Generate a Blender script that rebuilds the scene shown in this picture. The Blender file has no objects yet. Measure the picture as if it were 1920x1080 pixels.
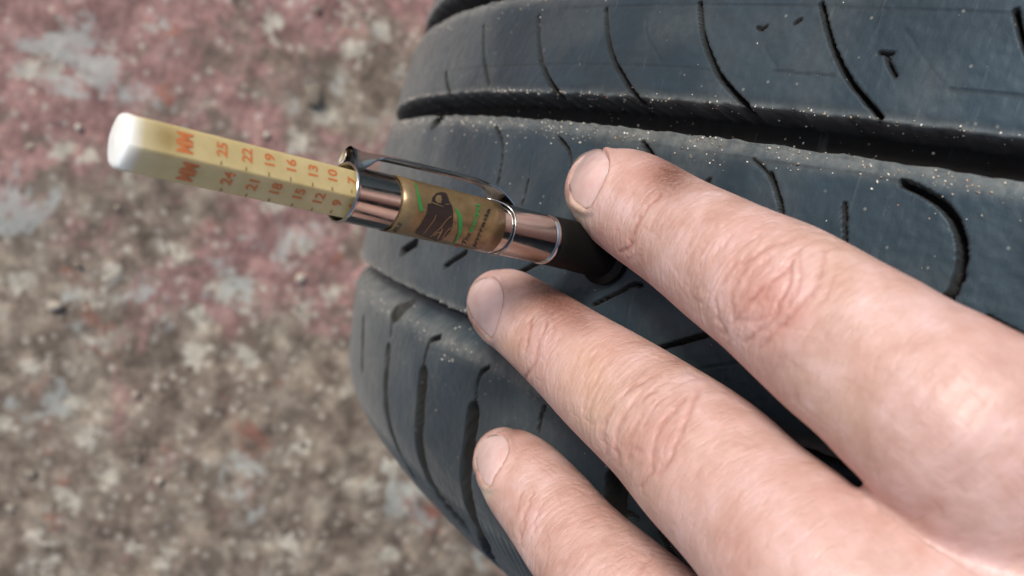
import bpy, bmesh, math
import numpy as np
from mathutils import Vector, Matrix
from mathutils.bvhtree import BVHTree
SC = bpy.context.scene
COL = SC.collection
rng = np.random.default_rng(7)
# ------------------------------------------------------------------ camera
# The tyre's own frame: x along its axle, angle th round it. Camera fitted to the tread's grooves.
FPX = 1800.0                                   # focal length in pixels of a 1920 wide frame
P = [0.45233939, 0, 0.0302998, 0.5940887, 0.27137533, -0.01543958, 1.23906892, 0.06485559, 25.0043816]
RM = np.array([[-0.26113306, -0.96402805, -0.04959275],
               [0.7941982, -0.2437647, 0.55662203],
               [-0.54868821, 0.10596594, 0.82928431]])
R0, AC = 0.31, P[5]
CT = np.array([0, 0, P[0]])
UP = np.array([0, 0.787, 0.617]); UP /= np.linalg.norm(UP)
Q = np.stack([[1, 0, 0], np.cross(UP, [1, 0, 0]), UP])   # tyre frame -> world (rows)
ORG = np.array([0, 0, R0])
def t2w(p): return np.asarray(p) @ Q.T + ORG
def w2t(p): return (np.asarray(p) - ORG) @ Q
CAMW = t2w(CT)
RW = Q @ RM                                     # camera axes in the world (right, up, back)
def c2w(x, y, z):                               # photograph pixel + depth in metres -> world point
    return CAMW + RW @ np.array([(x - 960) / FPX * z, (540 - y) / FPX * z, -z])
def w2px(p):
    q = (np.asarray(p) - CAMW) @ RW
    return np.stack([960 + FPX * q[..., 0] / -q[..., 2], 540 - FPX * q[..., 1] / -q[..., 2]], -1), -q[..., 2]

cd = bpy.data.cameras.new('camera'); cam = bpy.data.objects.new('camera', cd); COL.objects.link(cam)
M = Matrix.Identity(4)
for i in range(3):
    for j in range(3): M[i][j] = RW[i, j]
    M[i][3] = CAMW[i]
cam.matrix_world = M
cd.sensor_width = 36; cd.lens = 36 * FPX / 1920; cd.clip_start = 0.005; cd.clip_end = 200
cd.dof.use_dof = True; cd.dof.focus_distance = 0.158; cd.dof.aperture_fstop = cd.lens / 1000 / 0.00165
SC.camera = cam
# ------------------------------------------------------------------ light: soft open shade, sky above and behind the camera
w = bpy.data.worlds.new('World'); SC.world = w; w.use_nodes = True
nt = w.node_tree; nt.nodes.clear()
sky = nt.nodes.new('ShaderNodeTexSky'); sky.sky_type = 'NISHITA'; sky.sun_disc = False
bg = nt.nodes.new('ShaderNodeBackground'); wo = nt.nodes.new('ShaderNodeOutputWorld')
nt.links.new(sky.outputs[0], bg.inputs[0]); nt.links.new(bg.outputs[0], wo.inputs[0])
bg.inputs[1].default_value = 0.062
SUNC = np.array([-0.16, 0.50, 0.85]); SUNC /= np.linalg.norm(SUNC)
sdir = RW @ SUNC
elev = math.asin(sdir[2]); az = math.atan2(sdir[0], sdir[1])
sky.sun_elevation = elev; sky.sun_rotation = az
sky.air_density = 1.0; sky.dust_density = 3.0; sky.ozone_density = 1.0
sl = bpy.data.lights.new('sun', 'SUN'); sl.energy = 1.5; sl.angle = math.radians(17); sl.color = (1.0, 0.95, 0.88)
so = bpy.data.objects.new('sun', sl); COL.objects.link(so)
so.rotation_euler = Vector(-sdir).to_track_quat('-Z', 'Y').to_euler(); so.location = (0, 0, 3)
SC.view_settings.view_transform = 'Standard'; SC.view_settings.look = 'None'
SC.view_settings.gamma = 1; SC.view_settings.exposure = 0.97
SC.render.engine = 'CYCLES'; SC.cycles.max_bounces = 8

# ------------------------------------------------------------------ helpers
def mat(name, **kw):
    m = bpy.data.materials.new(name); m.use_nodes = True
    b = m.node_tree.nodes['Principled BSDF']
    for k, v in kw.items():
        b.inputs[k.replace('_', ' ')].default_value = v
    return m, m.node_tree, b
class NB:                                       # small node helper
    def __init__(s, nt): s.nt = nt
    def n(s, t, **kw):
        o = s.nt.nodes.new('ShaderNode' + t)
        for k, v in kw.items():
            if k.startswith('i_'):
                key = k[2:]; key = int(key) if key.isdigit() else key.replace('_', ' ')
                inp = o.inputs[key]
                if isinstance(v, bpy.types.NodeSocket): s.nt.links.new(v, inp)
                else: inp.default_value = v
            else: setattr(o, k, v)
        return o
    def ramp(s, fac, pts, interp='LINEAR'):
        o = s.nt.nodes.new('ShaderNodeValToRGB'); s.nt.links.new(fac, o.inputs[0])
        e = o.color_ramp.elements; o.color_ramp.interpolation = interp
        while len(e) < len(pts): e.new(0.5)
        for k, (p, c) in enumerate(pts):
            e[k].position = p; e[k].color = (c, c, c, 1) if not hasattr(c, '__len__') else (*c, 1)
        return o.outputs[0]
    def math(s, op, a, b=0.0):
        o = s.n('Math', operation=op)
        for i, v in enumerate((a, b)):
            if isinstance(v, bpy.types.NodeSocket): s.nt.links.new(v, o.inputs[i])
            else: o.inputs[i].default_value = v
        return o.outputs[0]
    def mix(s, f, a, b, mode='MIX'):
        o = s.nt.nodes.new('ShaderNodeMix'); o.data_type = 'RGBA'; o.blend_type = mode
        for i, v in ((0, f), (6, a), (7, b)):
            if isinstance(v, bpy.types.NodeSocket): s.nt.links.new(v, o.inputs[i])
            else: o.inputs[i].default_value = v if i == 0 else (*v, 1)[:4]
        return o.outputs[2]
    def noise(s, vec, sc, det=4, rough=.5, dist=0.0):
        return s.n('TexNoise', i_Vector=vec, i_Scale=sc, i_Detail=det, i_Roughness=rough, i_Distortion=dist)
    def link(s, a, b): s.nt.links.new(a, b)
def npmesh(name, V, F, smooth=True):
    me = bpy.data.meshes.new(name); V = np.asarray(V, np.float32)
    F = np.asarray(F, np.int32); k = F.shape[1]
    me.vertices.add(len(V)); me.vertices.foreach_set('co', V.ravel())
    me.loops.add(F.size); me.loops.foreach_set('vertex_index', F.ravel())
    me.polygons.add(len(F)); me.polygons.foreach_set('loop_start', np.arange(0, F.size, k, dtype=np.int32))
    me.update(calc_edges=True)
    if smooth: me.polygons.foreach_set('use_smooth', np.ones(len(F), bool))
    me.validate(); return me
def link(name, me, m=None, parent=None, **props):
    o = bpy.data.objects.new(name, me); COL.objects.link(o)
    if m is not None: o.data.materials.append(m)
    if parent is not None: o.parent = parent
    for k, v in props.items(): o[k] = v
    return o
def grid_faces(nu, nv, wrap_u=False, wrap_v=False):
    iu = np.arange(nu if wrap_u else nu - 1); iv = np.arange(nv if wrap_v else nv - 1)
    a, b = np.meshgrid(iu, iv, indexing='ij'); a2, b2 = (a + 1) % nu, (b + 1) % nv
    return np.stack([a * nv + b, a2 * nv + b, a2 * nv + b2, a * nv + b2], -1).reshape(-1, 4)
def catmull(pts, n):
    pts = np.asarray(pts, float); k = len(pts)
    P2 = np.vstack([2 * pts[0] - pts[1], pts, 2 * pts[-1] - pts[-2]]); out = []
    for u in np.linspace(0, k - 1, n):
        i = min(int(u), k - 2); t = u - i; a, b, c, d = P2[i:i + 4]
        out.append(.5 * (2 * b + (c - a) * t + (2 * a - 5 * b + 4 * c - d) * t * t + (3 * b - a - 3 * c + d) * t ** 3))
    return np.array(out)
def sstep(x, a, b):
    t = np.clip((x - a) / (b - a), 0, 1); return t * t * (3 - 2 * t)
def vnoise(x, y, seed=0):                        # value noise, ~[-1,1]
    r = np.random.default_rng(seed).uniform(-1, 1, (256, 256))
    xi, yi = np.floor(x).astype(int), np.floor(y).astype(int); fx, fy = x - xi, y - yi
    fx, fy = fx * fx * (3 - 2 * fx), fy * fy * (3 - 2 * fy)
    g = lambda i, j: r[i % 256, j % 256]
    return (g(xi, yi) * (1 - fx) + g(xi + 1, yi) * fx) * (1 - fy) + (g(xi, yi + 1) * (1 - fx) + g(xi + 1, yi + 1) * fx) * fy

# ------------------------------------------------------------------ ground
def ground():
    m, nt, b = mat('worn_painted_concrete', Roughness=.92)
    n = NB(nt); tc = n.n('TexCoord').outputs['Object']
    base = n.ramp(n.noise(tc, 55, 7, .68).outputs[0], [(.36, (.095, .072, .056)), (.5, (.20, .16, .125)), (.66, (.33, .285, .225))])
    # worn red paint
    red_m = n.ramp(n.noise(tc, 5.5, 6, .68, .6).outputs[0], [(.47, 0.0), (.53, 1.0)])
    bias = n.n('SeparateXYZ', i_0=tc)
    grad = n.math('ADD', n.math('MULTIPLY', bias.outputs[0], -2.6), 0.22)
    red_n = n.math('ADD', n.noise(tc, 7, 7, .7, .5).outputs[0], n.math('MULTIPLY', grad, .26))
    red_m = n.ramp(red_n, [(.5, 0.0), (.56, 1.0)])
    red = n.ramp(n.noise(tc, 60, 5, .6).outputs[0], [(.3, (.22, .115, .108)), (.7, (.35, .205, .19))])
    c = n.mix(n.math('MULTIPLY', red_m, .85), base, red)
    c = n.mix(n.math('MULTIPLY', n.ramp(n.noise(tc, 45, 4, .6).outputs[0], [(.56, 0.0), (.64, 1.0)]), .8), c, (.15, .12, .095))
    red2 = n.ramp(n.noise(tc, 21, 5, .6, .4).outputs[0], [(.62, 0.0), (.68, 1.0)])
    c = n.mix(n.math('MULTIPLY', red2, .75), c, (.25, .095, .065))
    # pale aggregate and lichen
    v = n.n('TexVoronoi', i_Vector=n.mix(.035, tc, n.noise(tc, 70, 4, .7).outputs[1]), i_Scale=52.0)
    ag = n.ramp(v.outputs['Distance'], [(.26, 1.0), (.42, 0.0)])
    pick = n.ramp(n.n('SeparateColor', i_0=v.outputs['Color']).outputs[0], [(.64, 0.0), (.68, 1.0)])
    c = n.mix(n.math('MULTIPLY', n.math('MULTIPLY', ag, pick), .85), c, (.44, .41, .34))
    v2 = n.n('TexVoronoi', i_Vector=tc, i_Scale=150.0)
    ag2 = n.ramp(v2.outputs['Distance'], [(.25, 1.0), (.4, 0.0)])
    pick2 = n.ramp(n.n('SeparateColor', i_0=v2.outputs['Color']).outputs[1], [(.6, 0.0), (.65, 1.0)])
    c = n.mix(n.math('MULTIPLY', n.math('MULTIPLY', ag2, pick2), .5), c, (.46, .43, .37))
    c = n.mix(.38, c, n.ramp(n.noise(tc, 120, 5, .72).outputs[0], [(.38, .18), (.5, .5), (.62, .86)]), 'OVERLAY')
    li = n.ramp(n.noise(tc, 13, 7, .72, .3).outputs[0], [(.57, 0.0), (.62, 1.0)])
    c = n.mix(n.math('MULTIPLY', li, .75), c, (.38, .40, .375))
    mo = n.ramp(n.noise(tc, 9, 6, .7).outputs[1], [(.6, 0.0), (.72, 1.0)])
    c = n.mix(n.math('MULTIPLY', mo, .3), c, (.15, .15, .07))
    n.link(c, b.inputs['Base Color'])
    bp = n.n('Bump', i_Strength=.6, i_Distance=.003, i_Height=n.noise(tc, 120, 6, .7).outputs[0])
    n.link(bp.outputs[0], b.inputs['Normal'])
    # fine patch under the camera inside a sheet that reaches the horizon, one grid with widening steps
    f = np.linspace(-.75, .75, 301); far = np.array([.9, 1.2, 1.8, 3, 6, 14, 40, 90])
    ax = np.concatenate([-far[::-1], f, far])
    X, Y = np.meshgrid(ax, ax, indexing='ij')
    fade = np.exp(-(np.maximum(np.abs(X), np.abs(Y)) / .9) ** 4)
    Z = fade * (.0022 * vnoise(X * 40, Y * 40, 1) + .0016 * vnoise(X * 95, Y * 95, 2) + .003 * vnoise(X * 11, Y * 11, 3)) - .0035
    me = npmesh('ground', np.stack([X, Y, Z], -1).reshape(-1, 3), grid_faces(len(ax), len(ax)))
    o = link('ground', me, m, kind='structure', label='worn concrete ground with flaking red paint and pale stones')
    # loose pebbles bedded in it
    m2, nt, b = mat('pebble_stone', Roughness=.85); n = NB(nt)
    g = n.n('Attribute', attribute_name='shade').outputs['Fac']
    cc = n.ramp(g, [(0, (.16, .13, .10)), (.45, (.30, .27, .22)), (.7, (.34, .28, .22)), (1, (.55, .52, .43))])
    n.link(cc, b.inputs['Base Color'])
    bm = bmesh.new(); bmesh.ops.create_icosphere(bm, subdivisions=2, radius=1)
    SV = np.array([v.co[:] for v in bm.verts]); SF = np.array([[v.index for v in f.verts] for f in bm.faces]); bm.free()
    N = 700; VV, FF, SH = [], [], []
    cx, cy = CAMW[0] + .12, CAMW[1] - .25
    for k in range(N):
        x = rng.uniform(-.55, .75) + 0; y = rng.uniform(-.75, .35)
        r = .0016 * rng.pareto(3.0) + .0013; r = min(r, .0085)
        s = np.array([1, rng.uniform(.6, 1), rng.uniform(.25, .45)]) * r
        V = SV * (1 + .18 * np.sin(SV @ rng.normal(0, 3, 3) + rng.uniform(0, 6)))[:, None] * s
        a = rng.uniform(0, 6.28); c, q = math.cos(a), math.sin(a)
        V = V @ np.array([[c, q, 0], [-q, c, 0], [0, 0, 1]]) + [x, y, r * .05 - .0022]
        FF.append(SF + len(VV) * len(SV)); VV.append(V); SH.append(np.full(len(SV), rng.uniform()))
    me = npmesh('pebbles', np.vstack(VV), np.vstack(FF))
    at = me.attributes.new('shade', 'FLOAT', 'POINT'); at.data.foreach_set('value', np.concatenate(SH).astype(np.float32))
    link('pebbles', me, m2, kind='stuff', label='small pale and reddish pebbles scattered over the concrete ground', category='pebbles')
ground()

# ------------------------------------------------------------------ tyre
def prof(a):
    s = np.clip(np.abs(a - AC) - P[7], 0, None); return R0 - P[6] * (a - AC) ** 2 - P[8] * s ** 2
def ray_tyre(x, y):
    d = RM @ np.array([(x - 960) / FPX, (540 - y) / FPX, -1.])
    t = np.linspace(.09, .4, 4000); q = CT + d * t[:, None]
    g = np.hypot(q[:, 1], q[:, 2]) - prof(q[:, 0]); k = np.argmax(g < 0)
    if g[k] >= 0: k = int(np.argmin(g))
    return math.atan2(q[k, 1], q[k, 2]), q[k, 0], t[k]
# sipes and cuts traced on the tread, one standing for a contact shadow: points, half width (mm), depth (mm)
SIPES = [
 ([(907,50),(907,97),(912,133),(917,157)], .22, 2.0), ([(835,137),(840,173)], .22, 1.2),
 ([(1009,32),(1010,83),(1017,123),(1030,153),(1043,175)], .38, 3.5),
 ([(1137,20),(1140,67),(1150,110),(1167,143),(1183,170),(1197,190)], .5, 4),
 ([(1313,8),(1317,60),(1330,100),(1347,137),(1370,167),(1397,196)], .55, 4.5),
 ([(1540,8),(1550,50),(1563,90),(1587,140),(1617,180),(1650,219)], .6, 5),
 ([(1905,20),(1912,50),(1926,95),(1950,150)], .6, 5),
 ([(1070,67),(1073,100),(1083,120)], .18, .7), ([(1213,33),(1213,63),(1230,97),(1240,115)], .18, .6),
 ([(1432,87),(1457,127)], .16, .5), ([(1697,53),(1717,90),(1747,130),(1770,157)], .2, .3),
 ([(1705,60),(1722,92),(1755,140)], .15, .3),
 ([(1650,99),(1673,101)], .35, 1.5), ([(1662,100),(1667,120),(1680,143)], .38, 2),
 ([(1420,51),(1430,55),(1437,48)], .3, 1), ([(1490,42),(1500,36)], .28, 1), ([(1330,338),(1326,343)], .4, 1.2),
 # longitudinal hairlines along the ribs
 ([(840,133),(900,126),(987,122),(1140,122),(1280,127),(1330,131)], .2, .5),
 ([(1450,133),(1510,139),(1565,143)], .19, .9), ([(1780,168),(1850,174),(1925,182),(1990,190)], .2, .9),
 ([(1060,16),(1150,13),(1280,10),(1420,9),(1550,12),(1720,17),(1900,25),(2000,31)], .2, .6),
 ([(927,247),(985,246),(1033,249),(1083,257),(1180,268),(1279,281),(1409,299)], .2, .5),
 ([(1430,303),(1500,312),(1575,321),(1640,331),(1700,344)], .19, .8),
 ([(1695,343),(1728,359),(1761,379),(1785,404),(1799,436),(1805,469),(1801,510),(1787,548),(1776,560)], .85, 5),
 ([(1850,600),(1925,640),(2010,690)], .8, 5),  # dark cut standing for the contact shadow along the hand's edge
 # centre rib
 ([(930,240),(942,267),(942,300),(934,347)], .25, 2.2), ([(1047,257),(1063,277),(1070,300),(1069,325),(1064,350)], .28, 2.5),
 ([(997,288),(993,327)], .18, 1.2), ([(990,340),(981,382)], .22, 1.6),
 ([(1205,268),(1220,287),(1235,315)], .5, 3), ([(1413,299),(1432,316),(1445,335)], .25, 1),
 ([(1445,325),(1453,351),(1461,377),(1466,402)], .42, 3), ([(1583,381),(1585,407),(1585,455)], .35, 2.5), ([(1577,385),(1578,420)], .16, .6),
 ([(754,473),(782,455)], .5, 2.5), ([(833,500),(874,473)], .38, 3), ([(974,512),(1006,494),(1030,482)], .42, 3),
 ([(1112,572),(1159,549),(1187,533),(1201,535)], .36, 3), ([(1201,535),(1225,549),(1247,561)], .15, .4),
 ([(1232,654),(1282,640),(1336,625)], .5, 4), ([(1300,694),(1374,682),(1395,680)], .2, .8),
 # cuts across the wide groove edges
 ([(812,232),(823,223),(829,205)], .55, 3),
 # shoulder rib
 ([(755,596),(794,644),(845,666),(900,690),(953,717),(1000,743),(1060,775),(1120,815)], .2, .5),
 ([(820,632),(806,639),(798,664),(793,690)], .3, 2.5), ([(793,706),(790,741),(786,804),(792,862),(812,913),(841,954),(870,985)], .75, 4),
 ([(914,690),(902,699),(894,724),(892,753)], .32, 2.5), ([(887,775),(881,833),(874,896),(884,954),(910,1022),(940,1072),(965,1105)], .8, 4.5),
 ([(1021,764),(1015,785),(1012,806)], .42, 3), ([(1000,830),(1000,900),(1020,980),(1060,1080)], .8, 4.5),
 ([(735,592),(732,626)], .3, 1.5), ([(727,656),(723,718),(727,781),(750,850),(775,895)], .6, 3),
 ([(682,600),(679,690)], .5, 1.8), ([(1145,936),(1168,955),(1195,973)], .5, 3.5), ([(1172,908),(1177,918)], .5, 3), ([(1240,1000),(1260,1040),(1290,1085)], .6, 4),
 ([(746,580),(738,586)], .8, 1.6),
]
GROOVES = [(-.0620, -.0551, .0080, .0004, .0008), (-.0308, -.0261, .0085, .0004, .0007), (.0190, .0250, .0048, .0040, .0016)]
def tyre():
    d2r = math.radians
    fine = np.arange(d2r(-47), d2r(7), .00030 / R0)
    near = np.concatenate([np.arange(d2r(7), d2r(30), .0010 / R0), ])
    rest = np.arange(d2r(30), d2r(360 - 47), .0021 / R0)
    th = np.concatenate([fine, near, rest])
    a_f = np.arange(-.066, .068, .00028)
    a_l = np.linspace(AC - .0995, -.0665, 40); a_r = np.linspace(.0685, AC + .0995, 22)
    aa = np.concatenate([a_l, a_f, a_r]); nT, nA = len(th), len(aa)
    T, A = np.meshgrid(th, aa, indexing='ij')
    r = prof(aa); dr = np.gradient(r, aa); arc = np.concatenate([[0], np.cumsum(np.hypot(np.diff(aa), np.diff(r)))])
    arc -= np.interp(0, aa, arc)
    D = np.zeros_like(T); CUT_SHADE = np.zeros_like(T)
    # main grooves; edges wander a little, rounded lip on the side that wore
    for g0, g1, dep, sa, sb in GROOVES:
        wob = .00022 * vnoise(T * 160, T * 0 + 3, 11) + .00005 * vnoise(T * 300, T * 0 + 1, 12)
        e = .0005
        m = sstep(A, g0 + wob - e, g0 + wob + e) * (1 - sstep(A, g1 + wob - sa, g1 + wob + sb))
        D = np.maximum(D, m * dep)
        D += .0005 * np.exp(-((A - g1 - .0012) / .0013) ** 2) + .0004 * np.exp(-((A - g0 + .0008) / .0010) ** 2)
    # traced sipes
    lines = []
    for pts, hw, dp in SIPES:
        q = np.array([ray_tyre(*p)[:2] for p in pts]); U = q[:, 0] * R0; Vv = np.interp(q[:, 1], aa, arc)
        # the width was read in pixels across the line; turn it into millimetres on the slanting surface
        k = len(pts) // 2; a_, b_ = np.array(pts[max(k - 1, 0)], float), np.array(pts[min(k, len(pts) - 1)] if k else pts[1], float)
        n_ = np.array([-(b_ - a_)[1], (b_ - a_)[0]]); n_ /= np.linalg.norm(n_) + 1e-9; mid = (a_ + b_) / 2
        e0, e1 = ray_tyre(*(mid - n_ * 3))[:2], ray_tyre(*(mid + n_ * 3))[:2]
        mmpp = min(np.hypot((e1[0] - e0[0]) * R0, np.interp(e1[1], aa, arc) - np.interp(e0[1], aa, arc)) / 6, .0004)
        if hw <= .2: hw, dp = hw * .7, dp * .3
        if hw >= .74: hw *= 1.35
        lines.append((np.stack([U, Vv], 1), max(hw * 15 / 2 * mmpp, .00014), dp * 1e-3))
    def carve(lines, shift=0.0, wmin=0.0, soft=.00016):
        for L, hw, dp in lines:
            L = L + [shift, 0]; hw = max(hw, wmin); mgn = hw + .0008
            if len(L) > 2: L = catmull(L, len(L) * 4)
            i0, i1 = np.searchsorted(th * R0, [L[:, 0].min() - mgn, L[:, 0].max() + mgn])
            j0, j1 = np.searchsorted(arc, [L[:, 1].min() - mgn, L[:, 1].max() + mgn])
            if i1 <= i0 or j1 <= j0: continue
            pu = th[i0:i1, None] * R0; pv = arc[None, j0:j1]
            pu, pv = np.broadcast_arrays(pu, pv)
            wob = .00007 if hw < .0007 else .00002
            wu = pu + wob * vnoise(pu * 1500, pv * 1500, 5); wv = pv + wob * vnoise(pu * 1500, pv * 1500, 6)
            best = np.full(pu.shape, 1.0)
            for p, q in zip(L[:-1], L[1:]):
                d = q - p; l2 = (d ** 2).sum() + 1e-12
                t = np.clip(((wu - p[0]) * d[0] + (wv - p[1]) * d[1]) / l2, 0, 1)
                best = np.minimum(best, np.hypot(wu - p[0] - t * d[0], wv - p[1] - t * d[1]))
            CUT_SHADE[i0:i1, j0:j1] = np.maximum(CUT_SHADE[i0:i1, j0:j1], (1 - sstep(best, hw * 1.0 + .00004, hw * 1.15 + .00034)) * min(1, dp / .0010))  # painted shade runs past the cut walls to cover their lit lip
            D[i0:i1, j0:j1] = np.maximum(D[i0:i1, j0:j1], dp * (1 - sstep(best, hw - max(soft, hw * .2) * .6, hw + max(soft, hw * .2) * .4)))
    carve(lines)
    # the same pattern goes on round the tyre out of view
    def vis(L): return L[:, 0].mean() / R0
    big = [l for l in lines if l[1] >= .00025 and l[2] >= .0025]
    tmpl = [l for l in big if d2r(-14) < vis(l[0]) < d2r(-9)] + [l for l in big if l[0][:, 1].mean() > .035 and d2r(-26) < vis(l[0]) < d2r(-17)][:2]
    pitch = .0262
    if tmpl:
        k = 1
        while -.20 * R0 + k * pitch < d2r(306) * R0:
            u = -.20 * R0 + k * pitch
            if u > d2r(3) * R0: 
                if u < d2r(34) * R0: carve(tmpl, u + .055, .0008, .0006)
                else: carve(tmpl, u + .055, .0015, .0012)
            k += 1
    # wear: shallow undulation, fine pitting, shoulder ribbing
    D += .00010 * vnoise(T * R0 * 260, A * 260, 21) + .00006 * vnoise(T * R0 * 900, A * 900, 22) + .00018 * vnoise(T * R0 * 60, A * 60, 23)
    sh = sstep(A, .058, .064)
    D += sh * .0005 * (0.5 + .5 * np.sin(T * R0 * 2 * math.pi / .0026 + 60 * A))
    g3 = GROOVES[2]; inG3 = (A > g3[0] - .0002) & (A < g3[1] + .002)
    inner = np.maximum(sstep(D, .0009, .0026) * np.where(inG3, 1 - sstep(A, g3[0] + .0010, g3[0] + .0022), 1), CUT_SHADE)  # grooves and cuts darkened: unworn black rubber plus recess shade in the colour
    nrm = 1 / np.hypot(1, dr); ra = r[None] - D * nrm[None]; ax = A + D * (dr * nrm)[None]
    V = np.stack([ax, ra * np.sin(T), ra * np.cos(T)], -1).reshape(-1, 3)
    # rubber
    m, nt, b = mat('worn_dusty_rubber', Roughness=.5); n = NB(nt); tc = n.n('TexCoord').outputs['Object']
    pos = tc
    big_ = n.noise(pos, 26, 5, .6).outputs[0]
    c = n.ramp(big_, [(.3, (.012, .023, .031)), (.7, (.027, .047, .063))])
    du = n.n('Attribute', attribute_name='dust').outputs['Fac']
    dn = n.math('MULTIPLY', du, n.ramp(n.noise(pos, 420, 5, .7).outputs[0], [(.35, .35), (.7, 1.0)]))
    c = n.mix(dn, c, (.19, .20, .185))
    c = n.mix(n.math('MULTIPLY', n.n('Attribute', attribute_name='unworn_shade').outputs['Fac'], n.ramp(n.noise(pos, 300, 4, .6).outputs[0], [(.3, 1.0), (.75, .72)])), c, (.020, .017, .014))  # near-black tone puts recess shade into the rubber colour
    mp = n.n('Mapping', i_Vector=pos, i_Scale=(60, 500, 500), i_Rotation=(0, 0, .3))
    scr = n.ramp(n.noise(mp.outputs[0], 1.0, 3, .6).outputs[0], [(.66, 0.0), (.74, 1.0)])
    c = n.mix(n.math('MULTIPLY', scr, .12), c, (.26, .28, .28))
    spk = n.n('TexVoronoi', i_Vector=pos, i_Scale=620.0)
    pk = n.ramp(n.n('SeparateColor', i_0=spk.outputs['Color']).outputs[0], [(.90, 0.0), (.93, 1.0)])
    sp = n.math('MULTIPLY', n.ramp(spk.outputs['Distance'], [(.12, 1.0), (.2, 0.0)]), pk)
    c = n.mix(n.math('MULTIPLY', sp, .28), c, (.42, .42, .38))
    n.link(c, b.inputs['Base Color'])
    ro = n.ramp(n.noise(pos, 90, 5, .65).outputs[0], [(.3, .42), (.7, .62)]); n.link(n.math('ADD', ro, n.math('MULTIPLY', n.n('Attribute', attribute_name='unworn_shade').outputs['Fac'], .35)), b.inputs['Roughness'])
    b.inputs['Specular Tint'].default_value = (.72, .86, 1.0, 1)
    uw = n.n('Attribute', attribute_name='unworn_shade').outputs['Fac']
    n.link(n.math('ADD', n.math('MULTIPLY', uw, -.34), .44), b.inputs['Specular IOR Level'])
    b.inputs['Sheen Weight'].default_value = .12; b.inputs['Sheen Roughness'].default_value = .5
    h = n.math('ADD', n.math('MULTIPLY', n.noise(pos, 700, 5, .65).outputs[0], 1.0), n.math('MULTIPLY', n.noise(mp.outputs[0], 2.0, 3, .6).outputs[0], .6))
    bp = n.n('Bump', i_Strength=.32, i_Distance=.0003, i_Height=h); n.link(bp.outputs[0], b.inputs['Normal'])
    root = bpy.data.objects.new('car_tyre', None); COL.objects.link(root)
    Mw = Matrix.Identity(4)
    for i in range(3):
        for j in range(3): Mw[i][j] = Q[i, j]
        Mw[i][3] = ORG[i]
    root.matrix_world = Mw
    root['label'] = 'worn black car tyre standing on the ground with dusty tread and wide grooves'; root['category'] = 'tyre'
    me = npmesh('tread', V, grid_faces(nT, nA, wrap_u=True)[:, ::-1])
    dust = np.zeros_like(T)
    for g0, g1, dep, sa, sb in GROOVES:
        wb = .25 * vnoise(T * 90, A * 300, 31)
        dust += .75 * np.exp(-((A - g1 - .0012) / .0022) ** 2) * (1 + wb) + .55 * np.exp(-((A - g0 + .0004) / .0011) ** 2) * (1 + wb)
        dust -= .9 * sstep(A, g0, g0 + .0004) * (1 - sstep(A, g1 - .0022, g1 - .0004)) * (dep > .006)
    dust += .7 * sstep(-np.degrees(T), 24, 40) * (T < .2)
    dust += .03 + .20 * vnoise(T * R0 * 110, A * 110, 33)
    at = me.attributes.new('dust', 'FLOAT', 'POINT'); at.data.foreach_set('value', np.clip(dust, 0, 1).ravel().astype(np.float32))
    at = me.attributes.new('unworn_shade', 'FLOAT', 'POINT'); at.data.foreach_set('value', inner.ravel().astype(np.float32))
    tr = link('tread', me, m, root)
    # sidewalls, beads and liner: one lathe each
    def lathe(name, pr, n_th=300, ridges=False):
        pr = catmull(pr, 60) if len(pr) > 3 else np.array(pr)
        t = np.linspace(0, 2 * math.pi, n_th, endpoint=False); TT, K = np.meshgrid(t, np.arange(len(pr)), indexing='ij')
        a, rr = pr[K, 0], pr[K, 1]
        V = np.stack([a, rr * np.sin(TT), rr * np.cos(TT)], -1).reshape(-1, 3)
        o = link(name, npmesh(name, V, grid_faces(n_th, len(pr), wrap_u=True)), m, root); return o
    for s in (1, -1):
        re = prof(np.array([AC + s * .0995]))[0]
        pr = [(AC + s * .0993, re + .0004), (AC + s * .1035, re - .012), (AC + s * .1085, re - .030), (AC + s * .1085, re - .040), (AC + s * .103, .222), (AC + s * .099, .210), (AC + s * .100, .204), (AC + s * .094, .2015), (AC + s * .086, .204)]
        lathe('sidewall', pr)
        for rr_ in (re - .014, re - .046):
            x = AC + s * (np.interp(-rr_, [-p[1] for p in pr], [abs(p[0] - AC) for p in pr]) + .0002)
            ph = np.linspace(0, 2 * math.pi, 9)
            lathe('rim_protector_ring', [(x + s * .001 * math.sin(p), rr_ + .0012 * math.cos(p)) for p in ph], 200)
    lathe('inner_liner', [(AC - .086, .204), (AC - .098, .235), (AC - .092, .270), (AC - .05, .292), (AC, .296), (AC + .05, .292), (AC + .092, .270), (AC + .098, .235), (AC + .086, .204)])
    # grit caught along the grooves and lying on the ribs
    bm = bmesh.new(); bmesh.ops.create_icosphere(bm, subdivisions=1, radius=1)
    SV = np.array([v.co[:] for v in bm.verts]); SF = np.array([[v.index for v in f.verts] for f in bm.faces]); bm.free()
    VV, FF, SH = [], [], []; k = 0
    def put(t, a, rad):
        i = np.searchsorted(th, t) % nT; j = min(np.searchsorted(aa, a), nA - 1)
        p = V[i * nA + j]; nrm = np.array([0, math.sin(t), math.cos(t)])
        s = rad * rng.uniform(.6, 1.2, 3); R = np.linalg.qr(rng.normal(size=(3, 3)))[0]
        VV.append((SV * (1 + .25 * rng.normal(size=(len(SV), 1)))) * s @ R + p + nrm * rad * .3)
        FF.append(SF + len(SV) * (len(VV) - 1)); SH.append(np.full(len(SV), rng.uniform()))
    cl_ = rng.uniform(d2r(-42), d2r(3), 46)
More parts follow.
